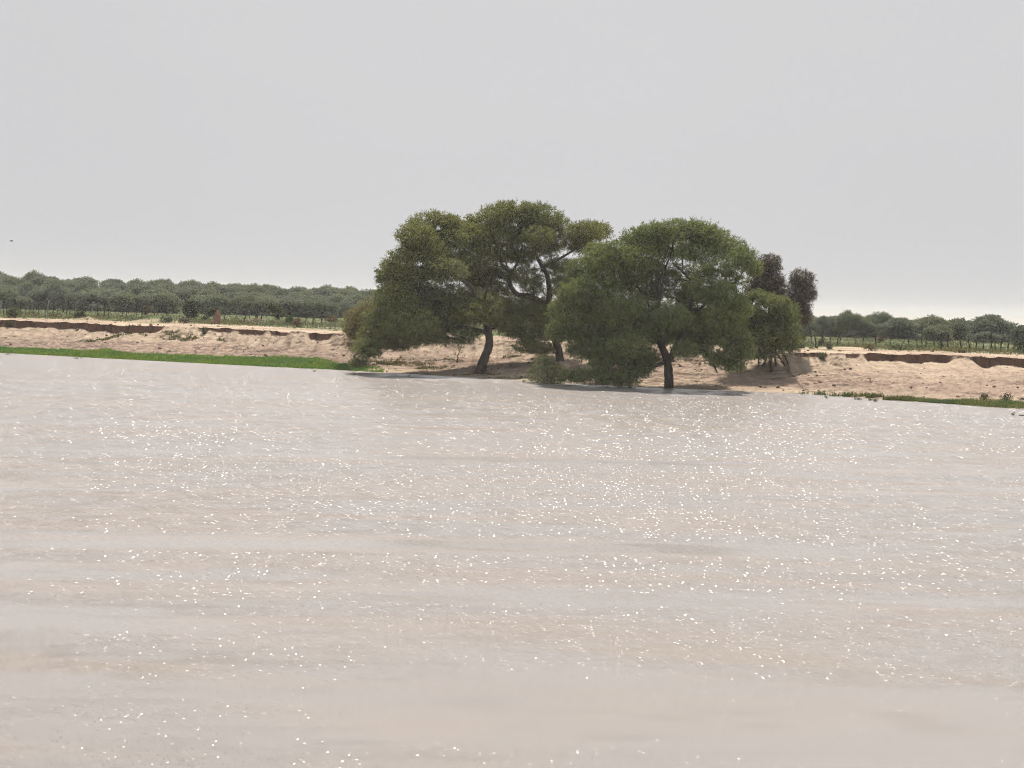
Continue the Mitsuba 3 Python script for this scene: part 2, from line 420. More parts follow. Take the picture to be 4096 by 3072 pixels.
def big_tree(name, label, base_px, limbs, spec, depth, spread, seed, per_m2=1900, base=(0.168, 0.195, 0.088), thick=0.06, size=(0.17, 0.05), cat='tree', **kw):
    rng = np.random.default_rng(seed)
    root = key(name)
    nodes = []
    for li, (pts, w0, w1) in enumerate(limbs):
        P = []
        for q in pts:
            dy = q[2] if len(q) > 2 else 0.0
            P.append(at_y(q[0], q[1], depth + dy))
        P = np.array(P)
        if li == 0:
            P[0][2] = min(P[0][2], land(P[0][0], P[0][1])) - 0.25
        s = depth / F
        add('trunk' if li == 0 else 'limb', tube(P, w0 * s / 2, w1 * s / 2, 10, 6, 0.06, seed + li), 'mat_bark', root, smooth=True)
        nodes += list(catmull(P, 4)[(4 if li == 0 else 1):])
    C, R = clumps_at(rng, spec, depth, spread)
    tag(add('boughs', boughs(rng, nodes, C, R, thick), 'mat_bark', root, smooth=True), kind='stuff')
    V, Fc, col = leaves(rng, C, R, per_m2, size, base, F_C=[q[5] if len(q) > 5 else 1.0 for q in spec], **kw)
    tag(add('crown', (V, Fc), 'mat_leaf', root, color=col), kind='stuff')
    tag(root, label, cat)
    return root


D1 = hit(1915, 1492)[1]
big_tree('acacia_tree', 'large dark green tree with thick leaning trunk on the shore, leftmost of three big trees', None,
         [([(1912, 1494), (1936, 1440), (1957, 1375), (1950, 1315), (1932, 1255), (1905, 1195)], 42, 20),
          ([(1930, 1255), (1885, 1150), (1812, 1095), (1740, 1000, 1)], 20, 8),
          ([(1932, 1250), (1945, 1165, -1), (1992, 1100, -1.5)], 14, 6),
          ([(1948, 1330), (1850, 1310, .3), (1720, 1330, -.8), (1600, 1350, -1)], 18, 6),
          ([(1930, 1260), (1840, 1200, 1.5), (1700, 1150, 2), (1600, 1100, 2)], 18, 7)],
         [(1735, 900, 95, 50), (1665, 945, 75, 50), (1790, 955, 70, 55), (1705, 1005, 105, 55), (1625, 1055, 85, 55), (1562, 1105, 52, 60), (1650, 1130, 105, 62), (1765, 1080, 95, 55),
          (1850, 1055, 75, 50), (1585, 1200, 80, 68), (1690, 1215, 110, 68), (1795, 1190, 85, 55), (1545, 1275, 80, 65), (1640, 1295, 110, 65), (1745, 1290, 100, 55), (1850, 1260, 80, 50),
          (1930, 1255, 60, 45), (1515, 1345, 75, 55), (1600, 1362, 85, 38), (1700, 1352, 85, 34), (1795, 1345, 70, 32), (1868, 1345, 50, 28), (1470, 1395, 55, 40), (1425, 1445, 22, 22),
          (1990, 1290, 50, 35), (1800, 900, 40, 35), (1890, 1180, 45, 30), (1960, 1215, 55, 40)],
         D1, 2.6, 101)
D2 = hit(2238, 1442)[1]
big_tree('acacia_tree', 'tallest of three big trees, its bare forked limbs showing against the sky', None,
         [([(2242, 1444), (2232, 1392), (2212, 1330), (2192, 1250), (2198, 1170), (2188, 1100), (2168, 1072)], 34, 17),
          ([(2168, 1072), (2140, 1000), (2132, 900)], 14, 6),
          ([(2168, 1072), (2255, 1025), (2320, 985, -1)], 12, 6),
          ([(2194, 1230), (2130, 1188), (2068, 1176), (2038, 1130), (2046, 1092)], 24, 15),
          ([(2046, 1092), (2075, 1040), (2088, 985), (2070, 900)], 11, 5),
          ([(2046, 1092), (2010, 1060), (1985, 985), (1960, 910)], 13, 6)],
         [(2050, 852, 105, 45), (2140, 862, 100, 50), (1950, 890, 85, 55), (2215, 910, 60, 55), (1900, 950, 75, 55), (2005, 945, 95, 45), (2110, 930, 80, 40), (2190, 975, 65, 45), (1905, 1030, 75, 50),
          (1985, 1015, 65, 40), (2345, 930, 75, 45), (2395, 925, 45, 35), (2310, 970, 60, 45), (2262, 1150, 55, 45), (2085, 1235, 75, 50), (2150, 1265, 70, 55), (2060, 1310, 65, 45),
          (2130, 1340, 65, 42), (2205, 1315, 60, 50), (2030, 1262, 55, 38), (2100, 1385, 45, 22), (2290, 1220, 60, 60), (2250, 1060, 50, 25), (2170, 1395, 50, 22), (2110, 1110, 60, 50, 0, .85), (2085, 1020, 65, 40, .5, 1), (1960, 1130, 75, 55, .5, 1), (2140, 1000, 45, 30, -.5, .5), (2000, 1185, 60, 30, 1, .6), (2215, 1060, 50, 40, .5, .5), (1925, 1090, 60, 35, 0, .5), (2130, 1150, 40, 25, .5, .5), (2010, 1095, 50, 40, .4, .9), (1900, 1115, 60, 45, .4, .9), (2150, 945, 60, 40), (1850, 925, 40, 40), (2160, 1190, 45, 25, .5, .7), (2250, 1110, 45, 40, 0, .6)],
         D2, 2.6, 202)
D3 = hit(2678, 1552)[1] + 0.3
big_tree('acacia_tree', 'broad rounded green tree with straight trunk standing in the water, rightmost of three big trees', None,
         [([(2678, 1556), (2674, 1500), (2670, 1450), (2645, 1375), (2622, 1290), (2636, 1190), (2640, 1110)], 42, 13),
          ([(2680, 1440), (2715, 1360), (2752, 1270), (2762, 1180), (2755, 1115), (2700, 1060)], 26, 8),
          ([(2637, 1118), (2662, 1068), (2690, 1000)], 9, 5),
          ([(2664, 1450), (2590, 1472, -1), (2500, 1508, -1.2), (2425, 1538, -1.3)], 16, 6),
          ([(2700, 1385), (2770, 1390, -1), (2818, 1406, -1.5), (2850, 1455, -1.6), (2870, 1490, -1.6)], 14, 5),
          ([(2640, 1360), (2540, 1300, .8), (2420, 1260, 1), (2310, 1240, 1)], 16, 6),
          ([(2740, 1290), (2830, 1210, 1), (2920, 1150, 1.5), (2985, 1070, 1.5)], 13, 5),
          ([(2625, 1280), (2560, 1160, 1), (2480, 1090, 1.5), (2400, 1050, 1.5)], 14, 6)],
         [(2745, 922, 105, 42), (2630, 932, 85, 42), (2545, 962, 75, 50), (2835, 945, 75, 45), (2900, 992, 75, 48), (2968, 1032, 58, 48), (3005, 1072, 35, 30), (2680, 990, 105, 45), (2790, 1012, 85, 42),
          (2560, 1035, 85, 50), (2475, 1050, 75, 52), (2400, 1045, 65, 45), (2335, 1085, 62, 52), (2875, 1075, 65, 32), (2645, 1075, 75, 38), (2505, 1120, 85, 55), (2400, 1145, 85, 55),
          (2315, 1172, 75, 55), (2590, 1155, 85, 50), (2840, 1160, 85, 45), (2905, 1195, 75, 45), (2740, 1185, 70, 45), (2275, 1245, 70, 60), (2370, 1240, 85, 60), (2480, 1220, 85, 55),
          (2580, 1240, 85, 55), (2690, 1265, 75, 50), (2800, 1245, 85, 55), (2900, 1265, 75, 55), (2955, 1235, 50, 45), (2255, 1320, 58, 50), (2340, 1330, 75, 55), (2440, 1320, 75, 55),
          (2550, 1330, 75, 55), (2645, 1335, 65, 50), (2760, 1330, 75, 50), (2860, 1325, 75, 45), (2325, 1400, 45, 45), (2400, 1422, 55, 42), (2500, 1420, 65, 42), (2580, 1428, 65, 36),
          (2740, 1400, 45, 36), (2800, 1385, 45, 36), (2360, 1500, 75, 26, -1.5), (2450, 1495, 85, 34, -1.5), (2540, 1478, 60, 32, -1.2), (2920, 1345, 75, 50, -2), (2962, 1392, 52, 55, -2), (2885, 1425, 55, 52, -2), (2930, 1452, 45, 36, -2), (2290, 1505, 45, 22, -1.5), (2710, 1115, 60, 35, 1, .5), (2800, 1085, 60, 40, 1, .6), (2930, 1130, 50, 40, 1, .5), (2780, 1135, 50, 30, 0, .5), (2445, 1005, 55, 40), (2390, 1005, 45, 32), (2420, 1380, 80, 45), (2520, 1385, 80, 40), (2440, 1462, 75, 36, -1), (2560, 1455, 60, 36, -.5), (2470, 1520, 80, 18, -1.4)],
         D3, 2.6, 303, base=(0.16, 0.202, 0.086))

D4 = hit(3075, 1466)[1]
s4 = D4 / F
rng = np.random.default_rng(404)
root = big_tree('shaggy_tree', 'grey brown shaggy tree rising in two dense columns at the right end of the group', None,
                [([(3095, 1462, 1.2), (3092, 1380, 1.5), (3078, 1250, 1.6), (3068, 1100, 1.8)], 20, 9), ([(3093, 1390, 1.4), (3150, 1320, 1.8), (3208, 1240, 2), (3207, 1120, 2)], 14, 8)],
                [(3070, 1055, 48, 38, 1.8), (3068, 1110, 62, 50, 1.8), (3030, 1150, 45, 35, 1.8), (3105, 1165, 45, 45, 1.8), (3205, 1115, 40, 38, 2), (3210, 1165, 46, 50, 2), (3195, 1215, 42, 45, 2), (3208, 1262, 32, 38, 2)],
                D4, 0.6, 411, per_m2=1900, base=(0.12, 0.108, 0.09), vary=0.35, hue=(1.2, 1.1, 1.0), droop=0.4, size=(0.22, 0.045), thick=0.05, gap=0.2)
big_tree('bush_tree', 'bright green bushy tree on a fan of thin stems on the sandy slope', None,
         [([(3085, 1468), (3082, 1420), (3075, 1350), (3068, 1280)], 12, 6), ([(3062, 1468, -.3), (3060, 1420), (3040, 1350), (3010, 1280)], 9, 5), ([(3034, 1462, -.4), (3036, 1425), (3050, 1385), (3060, 1330)], 7, 4),
          ([(3105, 1466, .3), (3100, 1420), (3110, 1350), (3125, 1290)], 9, 5), ([(3140, 1462, -.2), (3118, 1430), (3098, 1395), (3090, 1330)], 7, 4), ([(3153, 1456, .5), (3138, 1425), (3115, 1385), (3100, 1330)], 6, 4),
          ([(3048, 1466, .5), (3066, 1430), (3074, 1390), (3080, 1340)], 6, 4)],
         [(3072, 1200, 75, 38), (3005, 1225, 50, 45), (3140, 1250, 48, 55), (3065, 1270, 85, 55), (3150, 1325, 42, 52), (3085, 1345, 75, 48), (3015, 1330, 50, 50), (3170, 1290, 30, 40), (3100, 1395, 50, 24), (3140, 1375, 36, 26), (2985, 1290, 50, 50), (2980, 1355, 40, 36), (3035, 1395, 45, 26), (3165, 1380, 30, 28), (2950, 1215, 40, 36), (2935, 1320, 40, 40), (3110, 1215, 40, 24), (3020, 1180, 34, 22), (3190, 1350, 22, 26), (2990, 1412, 34, 20), (3065, 1415, 44, 16)],
         D4 - 1.0, 1.2, 421, per_m2=1300, base=(0.155, 0.19, 0.085), droop=0.3)
D5 = at_z(2150, 1533, 0.0)[1]
big_tree('willowy_shrub', 'pale grey green feathery shrub half drowned beside the rightmost big tree', None,
         [([(2190, 1531), (2188, 1500), (2180, 1460)], 6, 3), ([(2200, 1531, .4), (2225, 1500), (2240, 1470)], 5, 2), ([(2180, 1532, -.3), (2150, 1515), (2125, 1500)], 5, 2)],
         [(2190, 1452, 38, 34), (2150, 1490, 42, 30), (2215, 1495, 55, 36), (2122, 1517, 28, 14), (2185, 1515, 60, 16)], D5, 0.9, 431, per_m2=1000, base=(0.13, 0.155, 0.085), thick=0.025, droop=0.25, cat='shrub')
D6 = hit(1440, 1462)[1]
big_tree('sun_tinted_shrub', 'shrub with sunlit yellow painted into its leaves at the left edge of the leftmost big tree', None,  # leaf colour carries the yellow that sunlight gives these leaves
         [([(1452, 1462), (1450, 1400), (1440, 1320)], 9, 4), ([(1458, 1462, .3), (1475, 1380), (1490, 1290)], 7, 3)],
         [(1435, 1265, 48, 35), (1475, 1230, 35, 30), (1410, 1310, 36, 40), (1450, 1320, 50, 45), (1420, 1365, 36, 36), (1470, 1390, 45, 40)], D6 + 0.5, 0.8, 441, per_m2=1200, base=(0.21, 0.20, 0.095), thick=0.03, cat='shrub')
k = key('sapling')
c = hit(1826, 1447)
D7 = c[1]
pts = [at_y(q[0], q[1], D7) for q in [(1826, 1449), (1832, 1432), (1829, 1424), (1838, 1408), (1836, 1390)]]
add('stem', tube(pts, .05, .02, 6, 4, .05, 3), 'mat_bark', k, smooth=True)
add('side_twig', tube([pts[2], at_y(1822, 1418, D7), at_y(1818, 1412, D7)], .02, .008, 5, 3), 'mat_bark', k, smooth=True)
V, Fc, col = leaves(rng, np.array([pts[-1], at_y(1818, 1410, D7)]), np.array([[.28, .28, .2], [.15, .15, .1]]), 500, (.14, .05), (.10, .115, .05), reach=.2)
tag(add('leaf_spray', (V, Fc), 'mat_leaf', k, color=col), kind='stuff')
tag(k, 'thin crooked young sapling standing under the leftmost big tree', 'sapling')

# ------------------------------------------------------------------ shrubs on the bank and the plain
def shrub(px, py, w, h, label, base, seed, name='shrub', dens=900, stems=5, vary=0.3, cat='shrub', size=(.17, .06)):
    rg = np.random.default_rng(seed)
    c = hit(px, py)
    k = c[1] / F
    W, H = w * k / 2, h * k
    root = key(name)
    parts = []
    for _ in range(stems):
        e = c + [rg.uniform(-.6, .6) * W, rg.uniform(-.5, .5) * W, H * rg.uniform(.5, .85)]
        b0 = c + [rg.uniform(-.2, .2) * W, rg.uniform(-.2, .2) * W, -.08]
        parts.append(tube([b0, (b0 + e) / 2 + rg.normal(size=3) * .08, e], .022, .008, 4, 3))
    add('stems', join(parts), 'mat_bark', root, smooth=True)
    n = max(4, int(5 * max(1, W)))
    C = np.stack([c[0] + rg.uniform(-.62, .62, n) * W, c[1] + rg.uniform(-.5, .5, n) * W, c[2] + H * rg.uniform(.22, .74, n)], 1)
    R = np.stack([np.full(n, W * .5), np.full(n, W * .45), np.full(n, H * .27)], 1) * rg.uniform(.8, 1.15, (n, 1))
    V, Fc, col = leaves(rg, C, R, dens, size, base, vary=vary, reach=.2, gap=.25)
    tag(add('foliage', (V, Fc), 'mat_leaf', root, color=col), kind='stuff')
    tag(root, label, cat)


GREEN, GREY, BROWN, DARK, TEAL = (.075, .095, .042), (.10, .11, .075), (.12, .085, .062), (.055, .068, .036), (.05, .085, .06)
for i, a in enumerate([
    (57, 1272, 66, 46, 'dense rounded green shrub among the fence posts near the left picture edge', GREEN),
    (315, 1268, 46, 32, 'low dark green shrub behind the first small sand mound', DARK),
    (745, 1276, 76, 82, 'tall dark bush beside the large sand mound', DARK),
    (664, 1289, 50, 24, 'low grey green bush growing on the large sand mound', GREY),
    (742, 1293, 44, 24, 'ball of grey brush at the right foot of the large sand mound', (.12, .11, .09)),
    (588, 1264, 34, 40, 'brown green twiggy bush behind the crest of the large sand mound', (.09, .085, .05)),
    (818, 1287, 30, 30, 'small dark green shrub left of the pointed earth mound', DARK),
    (848, 1268, 48, 50, 'dark bush behind the pointed earth mound', DARK),
    (1105, 1282, 62, 76, 'dense bush with tangled stems right of the rock pile', GREEN),
    (1158, 1299, 36, 48, 'upright fresh green shrub beside a dead brown one', (.08, .12, .05)),
    (1188, 1309, 38, 36, 'dead reddish brown brush left of the first crooked posts', BROWN),
    (1332, 1290, 56, 24, 'low brown twiggy brush by the last posts before the big trees', BROWN),
    (38, 1306, 26, 22, 'small green bush against the cut clay face near the left edge', GREEN),
    (812, 1338, 26, 24, 'small green bush below the clay face under the pointed mound', GREEN),
    (3198, 1392, 46, 24, 'low grey green shrub beside the shaggy tree', GREY),
    (3286, 1384, 30, 28, 'dark shrub at the foot of a thick leaning post', DARK),
    (3318, 1397, 38, 32, 'grey green shrub on the sandy edge right of the dark one', GREY),
    (3482, 1403, 38, 18, 'brownish tuft shrub at the foot of a pale post', (.11, .10, .065)),
    (3598, 1401, 46, 14, 'flat dark green shrub lying above the long clay face', DARK),
    (3765, 1398, 18, 30, 'teal green plant wrapping the foot of the thickest post', TEAL),
    (4082, 1412, 56, 52, 'dark green bush at the right picture edge on the plain', DARK),
    (3520, 1372, 24, 34, 'reddish brown bush behind the right fence', BROWN),
    (3640, 1394, 28, 14, 'small green shrub under a forked post', GREEN),
    (3684, 1395, 34, 16, 'low green shrub right of the forked post', (.08, .11, .05)),
    (4026, 1604, 46, 26, 'dark tuft bush standing in the shore grass at the right edge', DARK),
    (3935, 1598, 20, 18, 'small round tuft in the shore grass left of a larger tuft', GREEN),
    (1500, 1452, 0, 0, '', None),
    (130, 1266, 44, 18, 'pale straw coloured weed clump below the left fence', (.15, .145, .08)),
    (205, 1269, 60, 16, 'long low olive weed clump below the left fence', (.11, .115, .06)),
    (3290, 1438, 60, 26, 'sparse grey green weeds on the crumbled bank right of the shaggy tree', GREY),
]):
    if a[5] is not None:
        shrub(*a[:6], 500 + i)

# ------------------------------------------------------------------ fences of crooked sticks
def fence(name, label, posts, wires):
    root = key(name)
    tops = []
    for i, (pts, wd, kind) in enumerate(posts):
        c = hit(*pts[-1])
        k = c[1] / F
        P = np.array([at_y(q[0], q[1], c[1]) for q in pts[::-1]])
        P[1:, 1] += np.random.default_rng(i).uniform(-.12, .12)
        P[0] = c - [0, 0, .25]
        r = max(.055, 1.5 * wd * k / 2)
        parts = [tube(P, r, r * .62, 6, 4, .08, i)]
        rg = np.random.default_rng(70 + i)
        top, mid = P[-1], P[-2] * .5 + P[-1] * .5
        if 'f' in kind:                                  # a forked head
            sgn = 1 if rg.random() < .5 else -1
            parts.append(tube([mid, mid + [sgn * .16, 0, .2], mid + [sgn * .34, .05, .42]], r * .6, r * .3, 5, 3))
        elif rg.random() < .45:
            sgn = 1 if rg.random() < .5 else -1
            parts.append(tube([mid, mid + [sgn * .07, 0, .1], mid + [sgn * .12, 0, .2]], r * .5, r * .25, 5, 2))
        kk = add('post', join(parts), 'mat_pale_post' if 'p' in kind else 'mat_post', root, smooth=True)
        if 'p' in kind:
            labels[kk] = {'label': 'pale weathered post'}
        elif 'f' in kind:
            labels[kk] = {'label': 'post with a forked head'}
        tops.append((c, top))
    tops.sort(key=lambda q: q[0][0])
    for h in wires:
        P = [c * (1 - h) + t * h for c, t in tops if 150 < c[1] < 175 or c[1] < 150]
        add('wire', join([tube([a, b], .003, .003, 3, 1) for a, b in zip(P[:-1], P[1:])]), 'mat_post', root)
    tag(root, label, 'fence')


def conv(s, ox, oy, L):
    return [([(ox + s * x, oy + s * y) for x, y in pts], w, k) for pts, w, k in L]


LEFT = conv(.1989, 0, 1180, [
    ([(25, 110), (18, 200), (5, 330)], 3.2, 'p'), ([(85, 110), (75, 220), (75, 405)], 3.4, ''), ([(140, 150), (135, 260), (130, 400)], 3.4, 'f'), ([(445, 80), (425, 190), (420, 300), (430, 420)], 3.2, ''),
    ([(510, 250), (512, 330), (515, 420)], 3, ''), ([(560, 60), (612, 180), (605, 280), (595, 390)], 3.4, ''), ([(690, 170), (675, 270), (655, 375)], 2.8, ''), ([(730, 165), (725, 280), (720, 420)], 2.8, ''),
    ([(795, 100), (802, 220), (775, 330), (770, 430)], 3.8, ''), ([(905, 240), (908, 300), (905, 370)], 2.4, ''), ([(1008, 110), (965, 180), (955, 300), (945, 450)], 4, 'fp'), ([(968, 170), (962, 260), (950, 440)], 3.4, ''),
    ([(1115, 100), (1090, 210), (1050, 375)], 3.6, ''), ([(1185, 170), (1170, 250), (1145, 370)], 2.6, ''), ([(1275, 80), (1278, 200), (1262, 360)], 3.6, ''), ([(1390, 80), (1350, 250), (1320, 450)], 3.2, ''),
    ([(1420, 240), (1415, 300), (1395, 390)], 2.8, ''), ([(1465, 30), (1512, 140), (1520, 310)], 3.6, 'f'), ([(1540, 110), (1522, 200), (1525, 320)], 3.0, 'pf'), ([(1680, 140), (1655, 230), (1640, 330)], 2.4, ''),
    ([(1785, 205), (1730, 280), (1710, 350)], 2.6, ''), ([(1890, 140), (1855, 200), (1850, 300), (1852, 420)], 3.0, 'p'), ([(1950, 180), (1965, 300), (1975, 460)], 3.2, ''), ([(2090, 110), (2095, 280), (2095, 470)], 3.8, ''),
    ([(2190, 250), (2188, 350), (2180, 470)], 2.4, '')]) + conv(.1989, 400, 1180, [
    ([(180, 170), (178, 280), (175, 420)], 2.6, ''), ([(480, 130), (455, 280), (440, 460)], 2.8, ''), ([(545, 280), (530, 380), (520, 480)], 2.6, ''), ([(630, 160), (590, 260), (575, 390)], 2.8, ''),
    ([(745, 90), (742, 250), (740, 420)], 3.0, ''), ([(855, 220), (845, 330), (840, 470)], 2.6, ''), ([(1100, 260), (1098, 330), (1095, 400)], 2.8, ''), ([(1225, 190), (1180, 270), (1165, 390)], 2.6, ''),
    ([(1355, 160), (1342, 270), (1335, 410)], 3.0, ''), ([(2120, 170), (2150, 270), (2160, 390)], 2.8, '')]) + conv(.2712, 800, 1180, [
    ([(430, 190), (378, 280), (340, 400)], 3.2, ''), ([(575, 170), (555, 230), (520, 400)], 3.0, 'p'), ([(745, 130), (682, 200), (678, 290), (635, 400)], 3.4, 'f'), ([(705, 220), (722, 290), (738, 350)], 2.6, ''),
    ([(838, 135), (828, 240), (825, 350)], 5.5, ''), ([(895, 185), (858, 260), (832, 355)], 5.5, ''), ([(912, 220), (912, 290), (893, 365)], 3.4, ''), ([(990, 200), (985, 260), (980, 330)], 2.6, ''),
    ([(1615, 290), (1562, 360), (1560, 440)], 3.4, ''), ([(1680, 310), (1668, 370), (1665, 445)], 3.2, ''), ([(1795, 225), (1798, 330), (1785, 440)], 4.4, ''), ([(1840, 190), (1848, 300), (1862, 410)], 3.4, ''),
    ([(2068, 240), (2058, 290), (2050, 350)], 3.0, 'f'), ([(2120, 330), (2130, 360), (2138, 400)], 2.6, ''), ([(260, 180), (262, 260), (264, 340)], 2.4, ''), ([(112, 190), (105, 260), (100, 330)], 2.2, ''),
    ([(1805, 345), (1720, 332), (1672, 365), (1664, 440)], 3.0, '')])
RIGHTF = conv(.208, 3180, 1280, [
    ([(280, 140), (300, 220), (312, 350), (316, 510)], 3.4, ''), ([(402, 215), (372, 290), (395, 400), (405, 535)], 3.2, 'f'), ([(545, 215), (528, 330), (512, 450)], 5, ''), ([(155, 280), (156, 350), (155, 430)], 2.6, ''),
    ([(878, 240), (835, 370), (800, 500)], 3.4, 'f'), ([(890, 320), (875, 360), (858, 410)], 2.6, ''), ([(690, 320), (685, 360), (680, 410)], 2.6, ''), ([(1170, 350), (1172, 440), (1180, 520)], 3, 'f'),
    ([(1318, 345), (1305, 430), (1298, 520)], 3.2, ''), ([(1482, 350), (1470, 440), (1460, 530)], 3.2, 'p'), ([(1562, 260), (1555, 390), (1550, 520)], 3.4, ''), ([(1842, 320), (1838, 410), (1810, 510)], 2.8, 'f'),
    ([(2110, 390), (2070, 440), (2040, 490)], 3, '')]) + conv(.2242, 3600, 1280, [
    ([(135, 200), (155, 300), (156, 470)], 4.4, 'f'), ([(310, 300), (305, 380), (300, 460)], 2.6, ''), ([(395, 300), (390, 370), (385, 450)], 2.6, ''), ([(480, 300), (465, 400), (455, 510)], 3, ''),
    ([(750, 235), (738, 360), (730, 510)], 6, ''), ([(868, 250), (855, 370), (848, 490)], 4.4, ''), ([(1045, 180), (1052, 290), (1080, 420), (1102, 525)], 4.4, ''), ([(1255, 265), (1215, 370), (1235, 450), (1235, 545)], 4.2, ''),
    ([(1380, 380), (1365, 460), (1340, 550)], 2.6, ''), ([(1502, 260), (1492, 400), (1480, 560)], 3.2, 'f'), ([(1635, 220), (1632, 400), (1630, 570)], 5.4, ''), ([(1690, 340), (1695, 450), (1712, 570)], 4, 'f'),
    ([(1885, 312), (1832, 320), (1802, 430), (1775, 580)], 4.2, ''), ([(1945, 400), (1930, 490), (1920, 570)], 2.8, ''), ([(2112, 250), (2085, 370), (2065, 480)], 3, ''), ([(620, 360), (610, 410), (600, 460)], 2.6, '')])
fence('stick_fence', 'straggling fence of crooked sticks on the left bank before the wood', LEFT, (.35, .7))
fence('stick_fence', 'straggling fence of crooked sticks on the right bank before the wood', RIGHTF, (.35, .7))

# ------------------------------------------------------------------ mounds, rocks and odd things
def lump(c, r, seed, rough=.25, flat=False):
    m = trimesh.creation.icosphere(subdivisions=2)
    v = m.vertices
    q = v * 1.3 + seed * 7.1
    v = v * (1 - rough + 2 * rough * meshkit.fbm(q, 3, seed)[:, None])
    if flat:
        v = np.clip(v, -.62, .62)
    return v * r + c, m.faces


def earth_mound():
    c = hit(872, 1296)
    k = c[1] / F
    prof = [(.0, 26), (.1, 24), (.25, 19), (.4, 16), (.55, 14), (.7, 11), (.85, 7.5), (.95, 4), (1.0, .6)]
    n, V = 18, []
    for t, r in prof:
        cx = 869 - 2 + 5 * t
        o = at_y(cx, 1297 - 58 * t, c[1])
        for j in range(n):
            a = 2 * np.pi * j / n
            w = 1 + .28 * (meshkit.fbm(np.array([[math.cos(a) * 1.5, math.sin(a) * 1.5, t * 3.5]]), 3, 3)[0] - .5)
            ext = 1 + (.55 * max(0, -math.cos(a)) * max(0, .35 - t) / .35)
            V.append(o + np.array([math.cos(a) * r * k * .95 * w * ext, math.sin(a) * r * k * .8 * w, 0]))
    V = np.array(V)
    V[:n, 2] -= .1
    m = len(prof)
    i, j = np.meshgrid(np.arange(m - 1), np.arange(n), indexing='ij')
    q = np.stack([i * n + j, i * n + (j + 1) % n, (i + 1) * n + (j + 1) % n, (i + 1) * n + j], -1).reshape(-1, 4)
    tag(add('earth_mound', (V, q), 'mat_clay', smooth=40), 'tall pointed reddish earth mound above the clay bank', 'mound')


earth_mound()
for i, (px, py, w, h, dd, lab) in enumerate([
    (990, 1298, 28, 18, 0, 'squarish brown block at the left of the rock pile'), (998, 1285, 22, 8, .5, 'pale slab tilted on top of the squarish block'), (1020, 1287, 30, 17, .8, 'brown rock in the middle of the rock pile'),
    (1035, 1286, 14, 12, .4, 'small pale squared rock right of the middle of the rock pile'), (1022, 1294, 34, 5, -.2, 'long flat pale slab at the front of the rock pile'), (1048, 1293, 26, 8, -.1, 'flat pointed pale rock at the right end of the rock pile'),
    (838, 1293, 36, 7, 0, 'low dark stone at the left foot of the pointed earth mound'), (895, 1294, 30, 6, 0, 'flat pale slab right of the pointed earth mound'), (920, 1297, 22, 6, -.1, 'second flat pale slab right of the pointed earth mound'),
    (3846, 1411, 34, 11, 0, 'grey weathered stone lying on the right plain above the clay step'), (3242, 1394, 12, 5, 0, 'small dark stone on the edge left of the right fence'), (3268, 1393, 10, 5, 0, 'small brown stone at the foot of the second post of the right fence'),
]):
    c = hit(px, py)
    k = c[1] / F
    c = c + np.array([0, dd, h * k * .42])
    tag(add('rock', lump(c, np.array([w * k * .62, w * k * .5, h * k * .75]), 20 + i, .22, True), 'mat_rock' if i < 9 else 'mat_post', smooth=30), lab, 'rock')

k0 = hit(3252, 1345)
kk = k0[1] / F
root = key('brush_heap')
V, Fc = lump(k0 + [0, 0, .1], np.array([40 * kk, 1.2, 17 * kk]), 91, .25)
V[:, 2] = np.maximum(V[:, 2], land(V[:, 0], V[:, 1]) - .05)
add('thatch', (V, Fc), 'mat_thatch', root, smooth=40)
rg = np.random.default_rng(92)
sticks = []
for _ in range(60):
    a = k0 + np.array([rg.uniform(-36, 36) * kk, rg.uniform(-1, .6), rg.uniform(.1, .45)])
    d = np.array([rg.normal(), rg.normal() * .6, rg.uniform(-.1, .35)]) * .5
    sticks.append(tube([a - d, a, a + d + [0, 0, -.05]], .03, .012, 4, 2))
tag(add('sticks', join(sticks), 'mat_bark', root, smooth=True), kind='stuff')
tag(root, 'low brown heap of brushwood on the green plain right of the shaggy tree', 'brush heap')

# clods and dung lumps scattered on the sand
def clods():
    rg = np.random.default_rng(77)
    base = trimesh.creation.icosphere(subdivisions=1)
    parts = []
    for _ in range(900):
        x = rg.uniform(-46, 46)
        s, e = float(shore(np.array([x]))[0]), float(edge(np.array([x]))[0])
        t = rg.random() ** 1.1
        y = s + (e - s) * (.04 + t * 1.12)
        r = .03 + .07 * rg.random() ** 4
        z = float(land(np.array([x]), np.array([y]))[0])
        v = base.vertices * (1 + .3 * rg.normal(size=(len(base.vertices), 1))) * np.array([1.4, 1.1, .8]) * r + [x, y, z + r * .3]
        parts.append((v, base.faces))
    tag(add('clods', join(parts), 'mat_clod'), 'dark clods of earth strewn over the sandy slope', 'clods', kind='stuff')


scene['mat_clod'] = {'type': 'diffuse', 'reflectance': {'type': 'rgb', 'value': [.12, .085, .065]}}
clods()

# ------------------------------------------------------------------ grass
def blades(rg, X, Y, h, w, base, vary=.3, lean=.35):
    n = len(X)
    Z = np.maximum(land(X, Y), -.02)
    p = np.stack([X, Y, Z - .02], 1)
    ax = unit(np.stack([rg.normal(size=n) * lean, rg.normal(size=n) * lean, np.ones(n)], 1))
    sd = unit(np.stack([rg.normal(size=n), rg.normal(size=n), np.zeros(n)], 1))
    hh = (h * (.5 + rg.random(n)))[:, None]
    ww = (w * (.6 + .8 * rg.random(n)))[:, None]
    V = np.stack([p - sd * ww / 2, p + sd * ww / 2, p + ax * hh], 1).reshape(-1, 3)
    patch = meshkit.fbm(np.stack([X * .5, Y * .9, X * 0], -1), 3, 15)[:, None]
    col = np.array(base) * (1 - vary + 2 * vary * rg.random((n, 1))) * (1 + (np.array([1.5, 1.15, .9]) - 1) * np.clip((patch - .35) * 3, 0, 1))
    return V, np.arange(3 * n).reshape(-1, 3), np.repeat(col, 3, axis=0)


